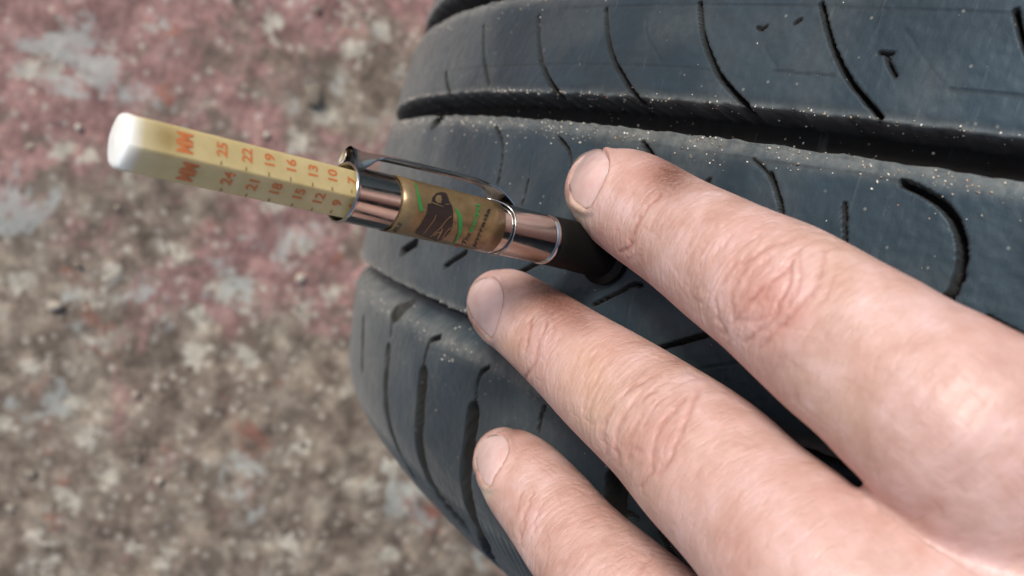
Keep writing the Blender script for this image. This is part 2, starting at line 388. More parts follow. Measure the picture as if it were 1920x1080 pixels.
    for _ in range(1500):
        t = cl_[rng.integers(46)] + rng.normal(0, .006) if rng.uniform() < .6 else rng.uniform(d2r(-42), d2r(3)); g = GROOVES[rng.choice(3, p=[.12, .68, .20])]
        a = g[1] + abs(rng.normal(0, .0022)) + .0006 if rng.uniform() < .62 else g[0] - abs(rng.normal(0, .0006)) - .0001
        put(t, a, rng.uniform(.00007, .00024))
    for _ in range(380):
        put(rng.uniform(d2r(-42), d2r(3)), rng.uniform(-.054, .055), rng.uniform(.00005, .00015))
    for _ in range(90):
        g = GROOVES[rng.choice(3)]; put(rng.uniform(d2r(-40), d2r(3)), rng.uniform(g[0] + .001, g[1] - .001), rng.uniform(.0001, .00035))
    m2, nt, b = mat('mineral_grit', Roughness=.6); n = NB(nt)
    n.link(n.ramp(n.n('Attribute', attribute_name='shade').outputs['Fac'], [(0, (.20, .16, .11)), (.45, (.40, .36, .29)), (.85, (.70, .69, .63)), (1, (.38, .16, .08))]), b.inputs['Base Color'])
    me = npmesh('grit', t2w(np.vstack(VV)), np.vstack(FF), False)
    at = me.attributes.new('shade', 'FLOAT', 'POINT'); at.data.foreach_set('value', np.concatenate(SH).astype(np.float32))
    link('grit', me, m2, kind='stuff', label='pale sand grains caught along the tread grooves', category='grit')
tyre()

# ------------------------------------------------------------------ tread depth gauge
def gauge():
    E = c2w(1022, 449, .165); T = c2w(217, 262, .118)
    Z = (T - E) / np.linalg.norm(T - E); LT = np.linalg.norm(T - E)
    # distance from E down to the tread
    s = np.linspace(0, .04, 2000); q = w2t(E - Z * s[:, None]); g = np.hypot(q[:, 1], q[:, 2]) - prof(q[:, 0]); HB = s[np.argmax(g < 0)]
    O = E - Z * HB
    up = RW[:, 1]; X = up - Z * (up @ Z); X /= np.linalg.norm(X); Y = np.cross(Z, X)
    # X: clip side (image up), Y: which way is the camera?
    root = bpy.data.objects.new('tread_depth_gauge', None); COL.objects.link(root)
    Mw = Matrix.Identity(4)
    for i in range(3): Mw[i][0], Mw[i][1], Mw[i][2], Mw[i][3] = X[i], Y[i], Z[i], O[i]
    root.matrix_world = Mw
    root['label'] = 'pen shaped chrome tyre tread gauge with yellow scale pressed upright on the tread'; root['category'] = 'tread gauge'
    L = lambda p: (np.asarray(p) - O) @ np.stack([X, Y, Z], 1)
    cl = L(CAMW); view = lambda z: math.atan2(cl[1], cl[0])      # azimuth of the camera round the gauge
    PHC = math.atan2(cl[1], cl[0])
    RB = .00422; ZM = HB + (.165 - .1387) / (.165 - .118) * LT; ZT = HB + LT
    def ray_cyl(x, y, R):
        d = (c2w(x, y, 1.0) - CAMW) @ np.stack([X, Y, Z], 1); a = d[0] ** 2 + d[1] ** 2; b = 2 * (cl[0] * d[0] + cl[1] * d[1]); c = cl[0] ** 2 + cl[1] ** 2 - R * R
        disc = b * b - 4 * a * c
        t = (-b - math.sqrt(max(disc, 0))) / (2 * a); p = cl + d * t
        return math.atan2(p[1], p[0]), p[2]
    # metals and plastics
    chrome, nt, b = mat('chromed_metal', Metallic=1.0, Roughness=.13); n = NB(nt); tc = n.n('TexCoord').outputs['Object']
    mp = n.n('Mapping', i_Vector=tc, i_Scale=(900, 900, 60))
    n.link(n.ramp(n.noise(mp.outputs[0], 1, 4, .6).outputs[0], [(.3, (.42, .41, .385)), (.7, (.54, .525, .50))]), b.inputs['Base Color'])
    n.link(n.ramp(n.noise(tc, 700, 4, .6).outputs[0], [(.35, .10), (.75, .24)]), b.inputs['Roughness'])
    black, nt, b = mat('black_moulded_plastic', Base_Color=(.004, .004, .004, 1), Roughness=.6); b.inputs['Specular IOR Level'].default_value = .2
    def lathe(name, pr, m, par=root, nth=64, caps=True):
        pr = np.array(pr, float); t = np.linspace(0, 2 * math.pi, nth, endpoint=False); TT, K = np.meshgrid(t, np.arange(len(pr)), indexing='ij')
        V = np.stack([pr[K, 0] * np.cos(TT), pr[K, 0] * np.sin(TT), pr[K, 1]], -1).reshape(-1, 3)
        o = link(name, npmesh(name, V, grid_faces(nth, len(pr), wrap_u=True)), m, par)
        md = o.modifiers.new('edge', 'EDGE_SPLIT'); md.split_angle = math.radians(40); return o
    # black head with its foot on the tread
    lathe('gauge_head', [(0.0, .0002), (.0054, .0002), (.0058, .0005), (.0058, .0016), (.0054, .0020), (.0046, .0024), (.0043, HB - .0018), (.0043, HB - .0006), (.0041, HB - .0002), (.0, HB - .0002)], black)
    # barrel, open at the top with a rolled rim
    rim = [(RB + .00010 + .00022 * math.cos(a), ZM - .0003 + .00030 * math.sin(a)) for a in np.linspace(-1.2, math.pi + .6, 9)]
    lathe('barrel', [(.0040, HB - .0004), (RB - .0003, HB - .0003), (RB + .00012, HB + .0001), (RB + .0002, HB + .0004), (RB + .0001, HB + .0007), (RB - .00012, HB + .0010), (RB, HB + .0014), (RB, ZM - .0008)] + rim + [(RB - .0004, ZM - .0012), (RB - .0004, ZM - .0300)], chrome, nth=128)
    # yellow hexagonal plunger carrying the scale
    sgn0 = 1 if math.sin(0 - PHC) > 0 else -1; ROT = PHC - math.radians(3)
    yel, nt, b = mat('aged_yellow_plastic', Roughness=.32); n = NB(nt); tc = n.n('TexCoord').outputs['Object']; sz = n.n('SeparateXYZ', i_0=tc)
    z01 = n.n('MapRange', i_0=sz.outputs[2], i_1=ZT - .0036, i_2=ZT).outputs[0]
    c = n.ramp(n.noise(tc, 260, 4, .6).outputs[0], [(.3, (.47, .37, .16)), (.7, (.56, .46, .23))])
    st = n.n('VectorMath', operation='DISTANCE', i_0=tc, i_1=tuple(float(v) for v in (.0040 * math.cos(ROT + sgn0 * .5), .0040 * math.sin(ROT + sgn0 * .5), ZT - .0046)))
    stm = n.ramp(n.math('MULTIPLY', n.math('ADD', st.outputs[1], n.math('MULTIPLY', n.noise(tc, 500, 4, .6).outputs[0], .0022)), 120.0), [(.15, 1.0), (.50, 0.0)])
    c = n.mix(n.math('MULTIPLY', stm, .9), c, (.26, .17, .035))
    wht = n.ramp(n.math('ADD', z01, n.math('MULTIPLY', n.noise(tc, 180, 3).outputs[0], .06)), [(.40, 0.0), (.98, 1.0)])
    z02 = n.n('MapRange', i_0=sz.outputs[2], i_1=ZT - .0052, i_2=ZT - .0010).outputs[0]
    c = n.mix(n.math('MULTIPLY', z02, .7), c, (.66, .58, .37))
    c = n.mix(wht, c, (.86, .90, .88))
    n.link(c, b.inputs['Base Color']); b.inputs['Subsurface Weight'].default_value = .45; b.inputs['Subsurface Radius'].default_value = (.0014, .0011, .0007); b.inputs['Subsurface Scale'].default_value = 1.0
    b.inputs['Coat Weight'].default_value = .25; b.inputs['Coat Roughness'].default_value = .2
    RH = .00400
    def hexr(phi):                                    # rounded hexagon radius, a ridge towards the camera
        a = (phi - ROT + math.pi / 6) % (math.pi / 3) - math.pi / 6
        # vertex at a=0: face normals at +-30 deg
        ap = RH * math.cos(math.pi / 6); f = ap / math.cos(math.pi / 6 - abs(a)); return min(f, RH * .985)
    ns = 144; PH = np.linspace(0, 2 * math.pi, ns, endpoint=False); HR = np.array([hexr(p) for p in PH])
    zs = [(HB + .006, .3), (HB + .008, 1.0), (ZM, 1.0), (ZT - .0026, 1.0), (ZT - .0018, 1.0), (ZT - .0008, 1.0)] + [(ZT - .0008 + .0008 * math.sin(a), .99 * math.cos(a * .98) ** .22) for a in np.linspace(.15, math.pi / 2, 9)] + [(ZT + .0002, .0)]
    HR2 = lambda z: HR + (HR.mean() * 1.0 - HR) * float(sstep(z, ZT - .0026, ZT - .0002)) * .7
    V = np.array([[r * k * math.cos(p), r * k * math.sin(p), z] for z, k in zs for p, r in zip(PH, HR2(z))])
    pl = link('scale_bar', npmesh('scale_bar', V, grid_faces(len(zs), ns, wrap_v=True)[:, ::-1]), yel, root)
    pl.modifiers.new('edge', 'EDGE_SPLIT').split_angle = math.radians(24)
    # print: text turned into thin sheets lying on a face
    ink, _, _ = mat('orange_red_ink', Base_Color=(.52, .16, .045, 1), Roughness=.5)
    ink2, _, _ = mat('brown_tick_ink', Base_Color=(.20, .11, .03, 1), Roughness=.5)
    def text_mesh(s, size, bold=0.0):
        cu = bpy.data.curves.new('t', 'FONT'); cu.body = s; cu.size = size; cu.align_x = 'CENTER'; cu.align_y = 'CENTER'; cu.offset = bold; cu.resolution_u = 3
        o = bpy.data.objects.new('t', cu); COL.objects.link(o); me = bpy.data.meshes.new_from_object(o.evaluated_get(bpy.context.evaluated_depsgraph_get()))
        bpy.data.objects.remove(o); bpy.data.curves.remove(cu)
        bm = bmesh.new(); bm.from_mesh(me); bmesh.ops.triangulate(bm, faces=bm.faces[:])
        bmesh.ops.subdivide_edges(bm, edges=[e for e in bm.edges if e.calc_length() > size * .22], cuts=2); bmesh.ops.triangulate(bm, faces=bm.faces[:])
        V = np.array([v.co[:] for v in bm.verts]); F = np.array([[v.index for v in f.verts] for f in bm.faces]); bm.free(); bpy.data.meshes.remove(me)
        return V, F
    def s_at(px, py):                                 # height on the gauge of the axis point seen at a pixel
        zz = np.linspace(HB, ZT, 800); p, _ = w2px(O + Z * zz[:, None] ); 
        ax = (p[-1] - p[0]) / np.linalg.norm(p[-1] - p[0]); return float(np.interp(-((np.array([px, py]) - p[0]) @ ax) * -1, (p - p[0]) @ ax, zz))
    sgn = 1 if math.sin(0 - PHC) > 0 else -1          # turning from the camera's azimuth towards the clip side
    def face_print(V2, zc, face, uoff=0.0):            # V2: (u round, v along); face +1 upper, -1 lower
        phn = ROT + sgn * face * math.pi / 6; nrm = np.array([math.cos(phn), math.sin(phn), 0]); tan = sgn * np.array([-math.sin(phn), math.cos(phn), 0])
        ap = RH * math.cos(math.pi / 6) + .00004
        return nrm * ap + np.outer(V2[:, 0] + uoff, tan) + np.outer(V2[:, 1], [0, 0, 1]) + [0, 0, zc]
    up_row = [(25, 402, 276), (22, 448, 288), (19, 490, 297), (16, 530, 307), (13, 570, 318), (10, 606, 328), (7, 642, 337)]
    lo_row = [(24, 410, 331), (21, 457, 340), (18, 499, 350), (15, 542, 358), (12, 579, 367), (9, 613, 375), (6, 643, 381)]
    for rowi, row in ((1, up_row), (-1, lo_row)):
        for num, x, y in row:
            zc = s_at(x, y); V2, F = text_mesh(str(num), .0020, .00006); V2 = V2 * [1.06, 1.0, 1]
            me = npmesh('printed_number', face_print(V2[:, :2], zc, rowi, .00035), F, False); link('printed_number', me, ink, root)
            q = np.array([[-.0018, -.00010], [-.00125, -.00010], [-.00125, .00010], [-.0018, .00010]]) - [.0001 if num > 9 else -.0002, -.0002]
            link('scale_tick', npmesh('scale_tick', face_print(q, zc, rowi), [[0, 1, 2, 3]], False), ink2, root)
        x, y = (334, 258) if rowi == 1 else (338, 316)
        V2, F = text_mesh('MM', .0024, .00010); V2 = V2 * [.82, 1.1, 1]; V2 = V2 * [.95, 1.1, 1]
        link('printed_heading', npmesh('printed_heading', face_print(V2[:, :2], s_at(x, y), rowi, 0), F, False), ink, root)
    # sticker: a sheet wrapped round the barrel
    stk, nt, b = mat('tan_foil_sticker', Roughness=.30, Metallic=.35); n = NB(nt); tc = n.n('TexCoord').outputs['Object']
    n.link(n.ramp(n.noise(tc, 330, 5, .65).outputs[0], [(.3, (.15, .10, .048)), (.55, (.21, .145, .068)), (.75, (.28, .20, .095))]), b.inputs['Base Color'])
    n.link(n.n('Bump', i_Strength=.25, i_Distance=.0002, i_Height=n.noise(tc, 500, 3).outputs[0]).outputs[0], b.inputs['Normal'])
    def wrap(z0, z1, p0, p1, R, m, name, par=root, nz=8, npz=48, skew=0.0):
        zz = np.linspace(z0, z1, nz); pp = np.linspace(p0, p1, npz); A_, B_ = np.meshgrid(zz, pp, indexing='ij')
        ring = lambda r: np.stack([r * np.cos(B_), r * np.sin(B_), A_ + skew * (B_ - PHC)], -1).reshape(-1, 3)
        V = ring(R); me = npmesh(name, V, grid_faces(nz, npz)); o = link(name, me, m, par)
        md = o.modifiers.new('thick', 'SOLIDIFY'); md.thickness = .00006; md.offset = 0; return o
    zl = ray_cyl(752, 395, RB)[1]; zr = ray_cyl(944, 440, RB)[1]; z_el = ray_cyl(738, 420, RB)[1]
    zlo, zhi = min(zl, zr), max(zl, zr)
    wrap(zlo, zhi, PHC - 1.65, PHC + 1.65, RB + .00007, stk, 'paper_sticker')
    a0 = ray_cyl(745, 445, RB)[0]; a1 = ray_cyl(745, 412, RB)[0]
    wrap(zhi - .0003, z_el + .0001, min(a0, a1) - .3, max(a0, a1), RB + .00005, stk, 'sticker_tab')
    # the sticker's picture and words, laid on as thin sheets
    dark, _, _ = mat('dark_brown_ink', Base_Color=(.018, .011, .009, 1), Roughness=.45)
    grn, _, _ = mat('green_ink', Base_Color=(.02, .20, .045, 1), Roughness=.45)
    redi, _, _ = mat('red_ink', Base_Color=(.5, .06, .04, 1), Roughness=.45)
    RP = RB + .00022
    def poly(name, pts, m, R=RP):
        bm = bmesh.new(); vs = [bm.verts.new((x, y, 0)) for x, y in pts]; bm.faces.new(vs); bmesh.ops.triangulate(bm, faces=bm.faces[:])
        for _ in range(5):
            e = [e for e in bm.edges if e.calc_length() > 5]
            if e: bmesh.ops.subdivide_edges(bm, edges=e, cuts=1); bmesh.ops.triangulate(bm, faces=bm.faces[:])
        V = []
        for v in bm.verts:
            p, z = ray_cyl(v.co.x, v.co.y, R); V.append([R * math.cos(p), R * math.sin(p), z])
        F = [[v.index for v in f.verts] for f in bm.faces]; bm.free()
        o = link(name, npmesh(name, V, F, False), m, root); return o
    def stroke(name, pts, wd, m, R=RP):
        c = catmull(pts, len(pts) * 4) if len(pts) > 2 else np.array(pts, float)
        t = np.gradient(c, axis=0); t /= np.linalg.norm(t, axis=1)[:, None]; nn = np.stack([-t[:, 1], t[:, 0]], 1)
        wv = np.interp(np.linspace(0, 1, len(c)), np.linspace(0, 1, len(wd)), wd)[:, None] / 2
        return poly(name, [tuple(p) for p in np.vstack([c + nn * wv, (c - nn * wv)[::-1]])], m, R)
    oX = lambda x, y: (720 + x / 6, 320 + y / 6)
    poly('printed_picture', [oX(*p) for p in [(350, 705), (430, 590), (480, 480), (495, 370), (530, 370), (545, 300), (590, 250), (650, 240), (700, 250), (720, 290), (735, 345), (760, 380), (775, 440), (780, 520), (768, 620), (745, 680), (700, 740), (640, 785), (590, 795), (500, 760), (430, 735)]], dark)
    poly('printed_picture', [oX(*p) for p in [(580, 300), (600, 275), (640, 275), (652, 320), (640, 365), (600, 360), (580, 335)]], stk, RP + .00004)
    for k, (pts, wd) in enumerate([([(440, 720), (500, 640), (560, 560), (590, 500)], (10, 8)), ([(520, 750), (570, 700), (640, 640), (700, 560), (760, 510)], (12, 9)),
                       ([(530, 350), (600, 380), (670, 405)], (11, 8)), ([(600, 770), (640, 700), (660, 650)], (16, 10)), ([(660, 760), (700, 690), (750, 640)], (12, 8)), ([(560, 735), (600, 700), (640, 690)], (12, 9)), ([(690, 380), (740, 375)], (9, 7))]):
        stroke('printed_line', [oX(*p) for p in pts], [q / 6 for q in wd], stk, RP + .00004)
    stroke('printed_arrow', [oX(*p) for p in [(352, 130), (375, 230), (400, 340), (425, 455)]], [12 / 6, 22 / 6, 34 / 6, 40 / 6], grn)
    stroke('printed_arrow', [oX(*p) for p in [(800, 420), (850, 500), (862, 620), (845, 720), (780, 830)]], [10 / 6, 42 / 6, 46 / 6, 36 / 6, 14 / 6], grn)
    poly('printed_dot', [oX(820 + 18 * math.cos(a), 852 + 14 * math.sin(a)) for a in np.linspace(0, 6, 9)], redi)
    def words(s, x0, y0, x1, y1, hpx, m):              # along a pixel line from (x0,y0) to (x1,y1)
        V2, F = text_mesh(s, 1.0, .02); w_ = V2[:, 0].max() - V2[:, 0].min(); V2[:, 0] = (V2[:, 0] - V2[:, 0].min()) / w_
        d = np.array([x1 - x0, y1 - y0], float); nn = np.array([d[1], -d[0]]) / np.linalg.norm(d)
        out = []
        for u, v, _ in V2:
            q = np.array([x0, y0]) + d * u + nn * v * hpx; p, z = ray_cyl(q[0], q[1], RP); out.append([RP * math.cos(p), RP * math.sin(p), z])
        link('printed_word', npmesh('printed_word', out, F, False), m, root)
    words('The', *oX(895, 840), *oX(965, 700), 11, dark)
    words('Recycl', *oX(985, 690), *oX(1065, 380), 12, grn)
    words('ingratia', *oX(1015, 860), *oX(1185, 420), 10, dark)
    words('ELS', *oX(115, 690), *oX(190, 590), 10, dark)
    dullm, nt, b = mat('tarnished_steel', Metallic=1.0, Roughness=.14, Base_Color=(.48, .46, .43, 1))
    # pocket clip: collar round the barrel and a sprung strip that runs towards the mouth
    zc = ray_cyl(964, 432, RB)[1]; zc0 = zc + .0042
    col = lathe('clip_collar', [(RB + .00005, zc + .0030), (RB + .00025, zc + .0030), (RB + .0003, zc + .0028), (RB + .0003, zc + .0002), (RB + .00045, zc), (RB + .00032, zc - .00015), (RB + .00005, zc - .0001)], chrome, nth=96) if False else None
    t = np.linspace(0, 1, 60)
    # collar: band wider on the clip side, clear of the sticker elsewhere
    nb = 96; pp = np.linspace(0, 2 * math.pi, nb, endpoint=False)
    half = .0002 + .0030 * np.clip(np.cos(pp), 0, 1) ** 6
    V = []
    for R_, e in ((RB + .00010, 0), (RB + .00024, 0), (RB + .00030, .5), (RB + .00024, 1), (RB + .00010, 1)):
        for p, h in zip(pp, half): V.append([R_ * math.cos(p), R_ * math.sin(p), zc - .0002 + e * (.00028 + 1.2 * (h - .0002))])
    link('clip_collar', npmesh('clip_collar', V, grid_faces(5, nb, wrap_u=True, wrap_v=True)), chrome, root)
    # strip: heights read off the side view (distance from the axis, position along)
    def clip_pt(x, y):                                  # the point in the plane through the axis and X seen at a pixel
        d = (c2w(x, y, 1.0) - CAMW) @ np.stack([X, Y, Z], 1); t = -cl[1] / d[1]; p = cl + d * t; return p[0], p[2]
    path = np.array([clip_pt(*p) for p in [(946, 384), (938, 368), (925, 351), (903, 338), (870, 327), (790, 307), (730, 293), (700, 288), (676, 282), (656, 273)]])
    path = catmull(path, 70); tg = np.gradient(path, axis=0); tg /= np.linalg.norm(tg, axis=1)[:, None]; nn = np.stack([tg[:, 1], -tg[:, 0]], 1)
    if nn[30, 0] < 0: nn = -nn
    u = np.linspace(0, 1, 70); wid = np.interp(u, [0, .15, .3, .75, .9, 1], [.0030, .0022, .0014, .0013, .0020, .0021]); curl = np.interp(u, [0, .1, .72, .80, .90, .96, 1], [.0003, .0003, .0005, .0012, .0030, .0030, .0018])
    cs = 11; V = []
    for k in range(70):
        for side in (0, 1):
            for j in range(cs):
                v = (j / (cs - 1) * 2 - 1) * (1 if side == 0 else -1)
                off = -curl[k] * v * v - (.00028 if side else 0)
                V.append([path[k, 0] + nn[k, 0] * off, wid[k] * v, path[k, 1] + nn[k, 1] * off])
    F = grid_faces(70, 2 * cs, wrap_v=True); V = np.array(V)
    o = link('pocket_clip', npmesh('pocket_clip', V, F), dullm, root); o.modifiers.new('edge', 'EDGE_SPLIT').split_angle = math.radians(50)
    print('gauge', HB, ZM, ZT, PHC, 'E z')
gauge()

# ------------------------------------------------------------------ hand
# chains of stations: photo pixel, depth (m), width (px); first station is the finger tip
CH = {
 'index': [(1124,352,.1745,138),(1146,362,.1705,172),(1184,382,.1650,197),(1275,440,.1530,216),(1356,490,.1430,246),(1458,552,.1330,284),(1566,630,.1250,322),(1684,714,.1188,360),(1822,818,.1140,420),(1990,990,.1160,462),(2200,1180,.1135,470),(2420,1380,.1150,440)],
 'middle': [(930,563,.1895,118),(950,574,.1862,145),(1000,611,.1790,163),(1070,666,.1690,188),(1141,722,.1590,218),(1230,790,.1480,250),(1315,866,.1390,288),(1410,958,.1300,308),(1565,1112,.1180,378),(1790,1290,.1120,430),(2050,1480,.1120,450),(2300,1640,.1160,420)],
 'ring': [(941,856,.1892,112),(957,870,.1862,140),(983,900,.1810,165),(1028,954,.1735,180),(1082,1022,.1655,200),(1155,1100,.1565,228),(1240,1190,.1480,262),(1340,1290,.1390,300),(1490,1430,.1260,350),(1740,1590,.1180,400),(2000,1740,.1180,420),(2220,1840,.1200,400)],
 'little': [(968,1165,.1900,96),(990,1185,.1870,118),(1035,1235,.1810,134),(1090,1300,.1740,148),(1150,1370,.1660,165),(1220,1450,.1570,185),(1310,1540,.1480,215),(1440,1660,.1350,270),(1660,1840,.1250,350),(1880,1960,.1230,380),(2100,2050,.1240,370)],
 'thumb': [(2110,330,.1120,200),(2130,370,.1120,240),(2170,450,.1130,250),(2220,560,.1140,250),(2270,680,.1140,290),(2320,820,.1150,330),(2400,1050,.1160,420),(2480,1300,.1170,480)],
 'web': [(1738,1024,.1190,172),(1812,1098,.1150,300),(1960,1230,.1140,420),(2160,1400,.1150,440),(2350,1560,.1180,400)],
 'forearm': [(2250,1500,.1180,760),(2520,1740,.1240,720),(2850,2080,.1330,720),(3300,2520,.1450,740)],
}
RAT = {'index': .90, 'middle': .90, 'ring': .90, 'little': .9, 'thumb': .92, 'forearm': .72, 'web': .85}
def build_chain(st, ratio, n):
    p = np.array([c2w(x, y, z) for x, y, z, w_ in st]); r = np.array([w_ * z / FPX / 2 for x, y, z, w_ in st])
    q = catmull(np.column_stack([p, r]), n); c, r = q[:, :3], q[:, 3]
    t = np.gradient(c, axis=0); t /= np.linalg.norm(t, axis=1)[:, None]
    v = CAMW + RW[:, 2] * .05 - c; B = v - (v * t).sum(1)[:, None] * t; B /= np.linalg.norm(B, axis=1)[:, None]; S = np.cross(t, B)
    s = np.concatenate([[0], np.cumsum(np.linalg.norm(np.diff(c, axis=0), axis=1))])
    return dict(c=c, r=r, t=t, S=S, B=B, s=s, ratio=ratio)
def chain_eval(ch, pts):
    n = len(pts); best = np.full(n, 1e9); bi = np.zeros(n, int); bt = np.zeros(n)
    c = ch['c']
    for i in range(len(c) - 1):
        d = c[i + 1] - c[i]; l2 = d @ d; t = np.clip((pts - c[i]) @ d / l2, 0, 1); e = pts - c[i] - t[:, None] * d; dd = (e * e).sum(1)
        m = dd < best; best[m] = dd[m]; bi[m] = i; bt[m] = t[m]
    L = lambda k: ch[k][bi] * (1 - bt)[:, None] + ch[k][bi + 1] * bt[:, None]
    C, S, B, T = L('c'), L('S'), L('B'), L('t'); r = ch['r'][bi] * (1 - bt) + ch['r'][bi + 1] * bt; rb = r * ch['ratio']
    q = pts - C; qs, qb, qt = (q * S).sum(1), (q * B).sum(1), (q * T).sum(1)
    k = np.sqrt((qs / r) ** 2 + (qb / rb) ** 2 + (qt / r) ** 2) + 1e-9
    g = (S * (qs / r ** 2)[:, None] + B * (qb / rb ** 2)[:, None] + T * (qt / r ** 2)[:, None]) / k[:, None]
    gn = np.linalg.norm(g, axis=1) + 1e-9; f = (k - 1) / gn
    s = ch['s'][bi] * (1 - bt) + ch['s'][bi + 1] * bt
    return f, g / gn[:, None], s + qt * (bt <= 0), np.arctan2(qs, qb) * r
def hand():
    chains = {k: build_chain(v, RAT[k], 8 * len(v)) for k, v in CH.items()}
    chains['web']['s'] = chains['web']['s'] + .100
    VV, FF, off = [], [], 0
    for name, ch in chains.items():
        n, m = len(ch['c']), 28; a = np.linspace(0, 2 * math.pi, m, endpoint=False)
        rows = []
        r0, rl = ch['r'][0], ch['r'][-1]
        for k in range(7):                       # round tip
            b_ = math.pi / 2 * (1 - k / 7); rows.append((ch['c'][0] - ch['t'][0] * r0 * math.sin(b_), max(r0 * math.cos(b_), 1e-4), 0))
        for k in range(n): rows.append((ch['c'][k], ch['r'][k], k))
        for k in range(1, 8):
            b_ = math.pi / 2 * k / 7; rows.append((ch['c'][-1] + ch['t'][-1] * rl * math.sin(b_), max(rl * math.cos(b_), 1e-4), n - 1))
        V = np.array([c + (r + .0002) * (math.cos(x) * ch['S'][k] + ch['ratio'] * math.sin(x) * ch['B'][k]) for c, r, k in rows for x in a])
        G = grid_faces(len(rows), m, wrap_v=True); VV.append(V); FF.append(G + off); off += len(V)
    me = npmesh('body', np.vstack(VV), np.vstack(FF)); bm = bmesh.new(); bm.from_mesh(me)
    bmesh.ops.remove_doubles(bm, verts=bm.verts, dist=.00001)
    bmesh.ops.holes_fill(bm, edges=bm.edges, sides=0); bmesh.ops.recalc_face_normals(bm, faces=bm.faces); bm.to_mesh(me); bm.free()
    o = bpy.data.objects.new('t', me); COL.objects.link(o)
    md = o.modifiers.new('r', 'REMESH'); md.mode = 'VOXEL'; md.voxel_size = .00050
    me2 = bpy.data.meshes.new_from_object(o.evaluated_get(bpy.context.evaluated_depsgraph_get())); bpy.data.objects.remove(o)
    nv = len(me2.vertices); X = np.empty(nv * 3, np.float32); me2.vertices.foreach_get('co', X); X = X.reshape(-1, 3).astype(float)
    ne = len(me2.edges); Ed = np.empty(ne * 2, np.int32); me2.edges.foreach_get('vertices', Ed); Ed = Ed.reshape(-1, 2)
    deg = np.bincount(Ed.ravel(), minlength=nv).astype(float)
    def smooth(X, it, lam=.5, wt=None):
        for _ in range(it):
            acc = np.stack([np.bincount(Ed[:, 0], X[Ed[:, 1], k], nv) + np.bincount(Ed[:, 1], X[Ed[:, 0], k], nv) for k in range(3)], 1) / deg[:, None]
            d = (acc - X) * lam; X = X + (d if wt is None else d * wt[:, None])
        return X
    names = list(chains); boxes = {k: (c['c'].min(0) - c['r'].max() - .008, c['c'].max(0) + c['r'].max() + .008) for k, c in chains.items()}
    def evalall(X):
        f = np.full((len(names), nv), .05); g = np.zeros((len(names), nv, 3)); S = np.zeros((len(names), nv)); Tt = np.zeros((len(names), nv))
        for i, k in enumerate(names):
            lo, hi = boxes[k]; m = np.all((X > lo) & (X < hi), 1)
            f[i, m], g[i, m], S[i, m], Tt[i, m] = chain_eval(chains[k], X[m])
        return f, g, S, Tt
    def blend(f, g):
        # exponential smooth union: k grows towards the palm so webs are soft and finger gaps stay open
        kk = KK[None]; e = np.exp(-np.clip((f - f.min(0)) / kk, 0, 40)); s = e.sum(0)
        return f.min(0) - KK * np.log(s), (g * (e / s)[..., None]).sum(0)
    f, g, S, Tt = evalall(X)
    part = np.take_along_axis(S, f.argmin(0)[None], 0)[0]
    KK_ = sstep(part, .080, .10)
    KK = .0004 + .0014 * sstep(part, .080, .10) + .0060 * sstep(part, .094, .125)
    KK = smooth(np.column_stack([KK] * 3), 30, .6)[:, 0]
    X = smooth(X, 4)
    for it in range(3):
        f, g, S, Tt = evalall(X); F_, G_ = blend(f, g)
        G_ /= np.linalg.norm(G_, axis=1)[:, None] + 1e-9; X = X - G_ * np.clip(F_, -.002, .002)[:, None] * .9
        if it < 2: X = smooth(X, 3)
    X = smooth(X, 4, .4)
    wt = smooth(np.column_stack([sstep(part, .078, .112)] * 3), 40, .6)[:, 0]; X = smooth(X, 110, .6, np.clip(wt * 1.2, 0, 1))
    f, g, S, Tt = evalall(X); win = f.argmin(0); G_ = np.take_along_axis(g, win[None, :, None].repeat(3, 2), 0)[0]
    s_ = np.take_along_axis(S, win[None], 0)[0]; t_ = np.take_along_axis(Tt, win[None], 0)[0]
    Nn = blend(f, g)[1]; Nn /= np.linalg.norm(Nn, axis=1)[:, None] + 1e-9
    Fq = np.empty(len(me2.polygons) * 4, np.int32); me2.polygons.foreach_get('vertices', Fq) if len(me2.loops) == len(Fq) else None; Fq = Fq.reshape(-1, 4)
    pf, zf = w2px(X[Fq].mean(1)); fr = ((CAMW - X[Fq[:, 0]]) * Nn[Fq[:, 0]]).sum(1) > -.01; sel = fr & np.all((pf > [-60, -60]) & (pf < [1990, 1150]), 1)
    q = Fq[sel]; e = np.sort(np.stack([q, np.roll(q, -1, 1)], -1).reshape(-1, 2), 1); key, inv = np.unique(e[:, 0].astype(np.int64) * nv + e[:, 1], return_inverse=True)
    ea, eb = key // nv, key % nv; em = inv.reshape(-1, 4) + nv; fc = nv + len(key) + np.arange(len(q))
    ext = lambda A: np.concatenate([A, (A[ea] + A[eb]) / 2, A[q].mean(1)])
    wv_ = win; X, Nn, s_, t_ = ext(X), ext(Nn), ext(s_), ext(t_); win = np.concatenate([wv_, wv_[ea], wv_[q[:, 0]]])
    Fn = np.concatenate([np.stack([q[:, k], em[:, k], fc, em[:, k - 1]], 1) for k in range(4)])
    Fall = np.vstack([Fq[~sel], Fn]); nv = len(X); Nn /= np.linalg.norm(Nn, axis=1)[:, None]
    bpy.data.meshes.remove(me2); me2 = npmesh('hand', X, Fall)
    px, zz = w2px(X); front = ((CAMW - X) * Nn).sum(1) > 0
    mmpx = FPX / zz / 1000                        # pixels per mm at each vertex
    globals_px = px
    pxw = px + np.column_stack([2.2 * vnoise(px[:, 0] / 9, px[:, 1] / 9, 71) + 2.5 * vnoise(px[:, 0] / 26, px[:, 1] / 26, 73), 2.2 * vnoise(px[:, 0] / 9, px[:, 1] / 9, 72) + 2.5 * vnoise(px[:, 0] / 26, px[:, 1] / 26, 74)])
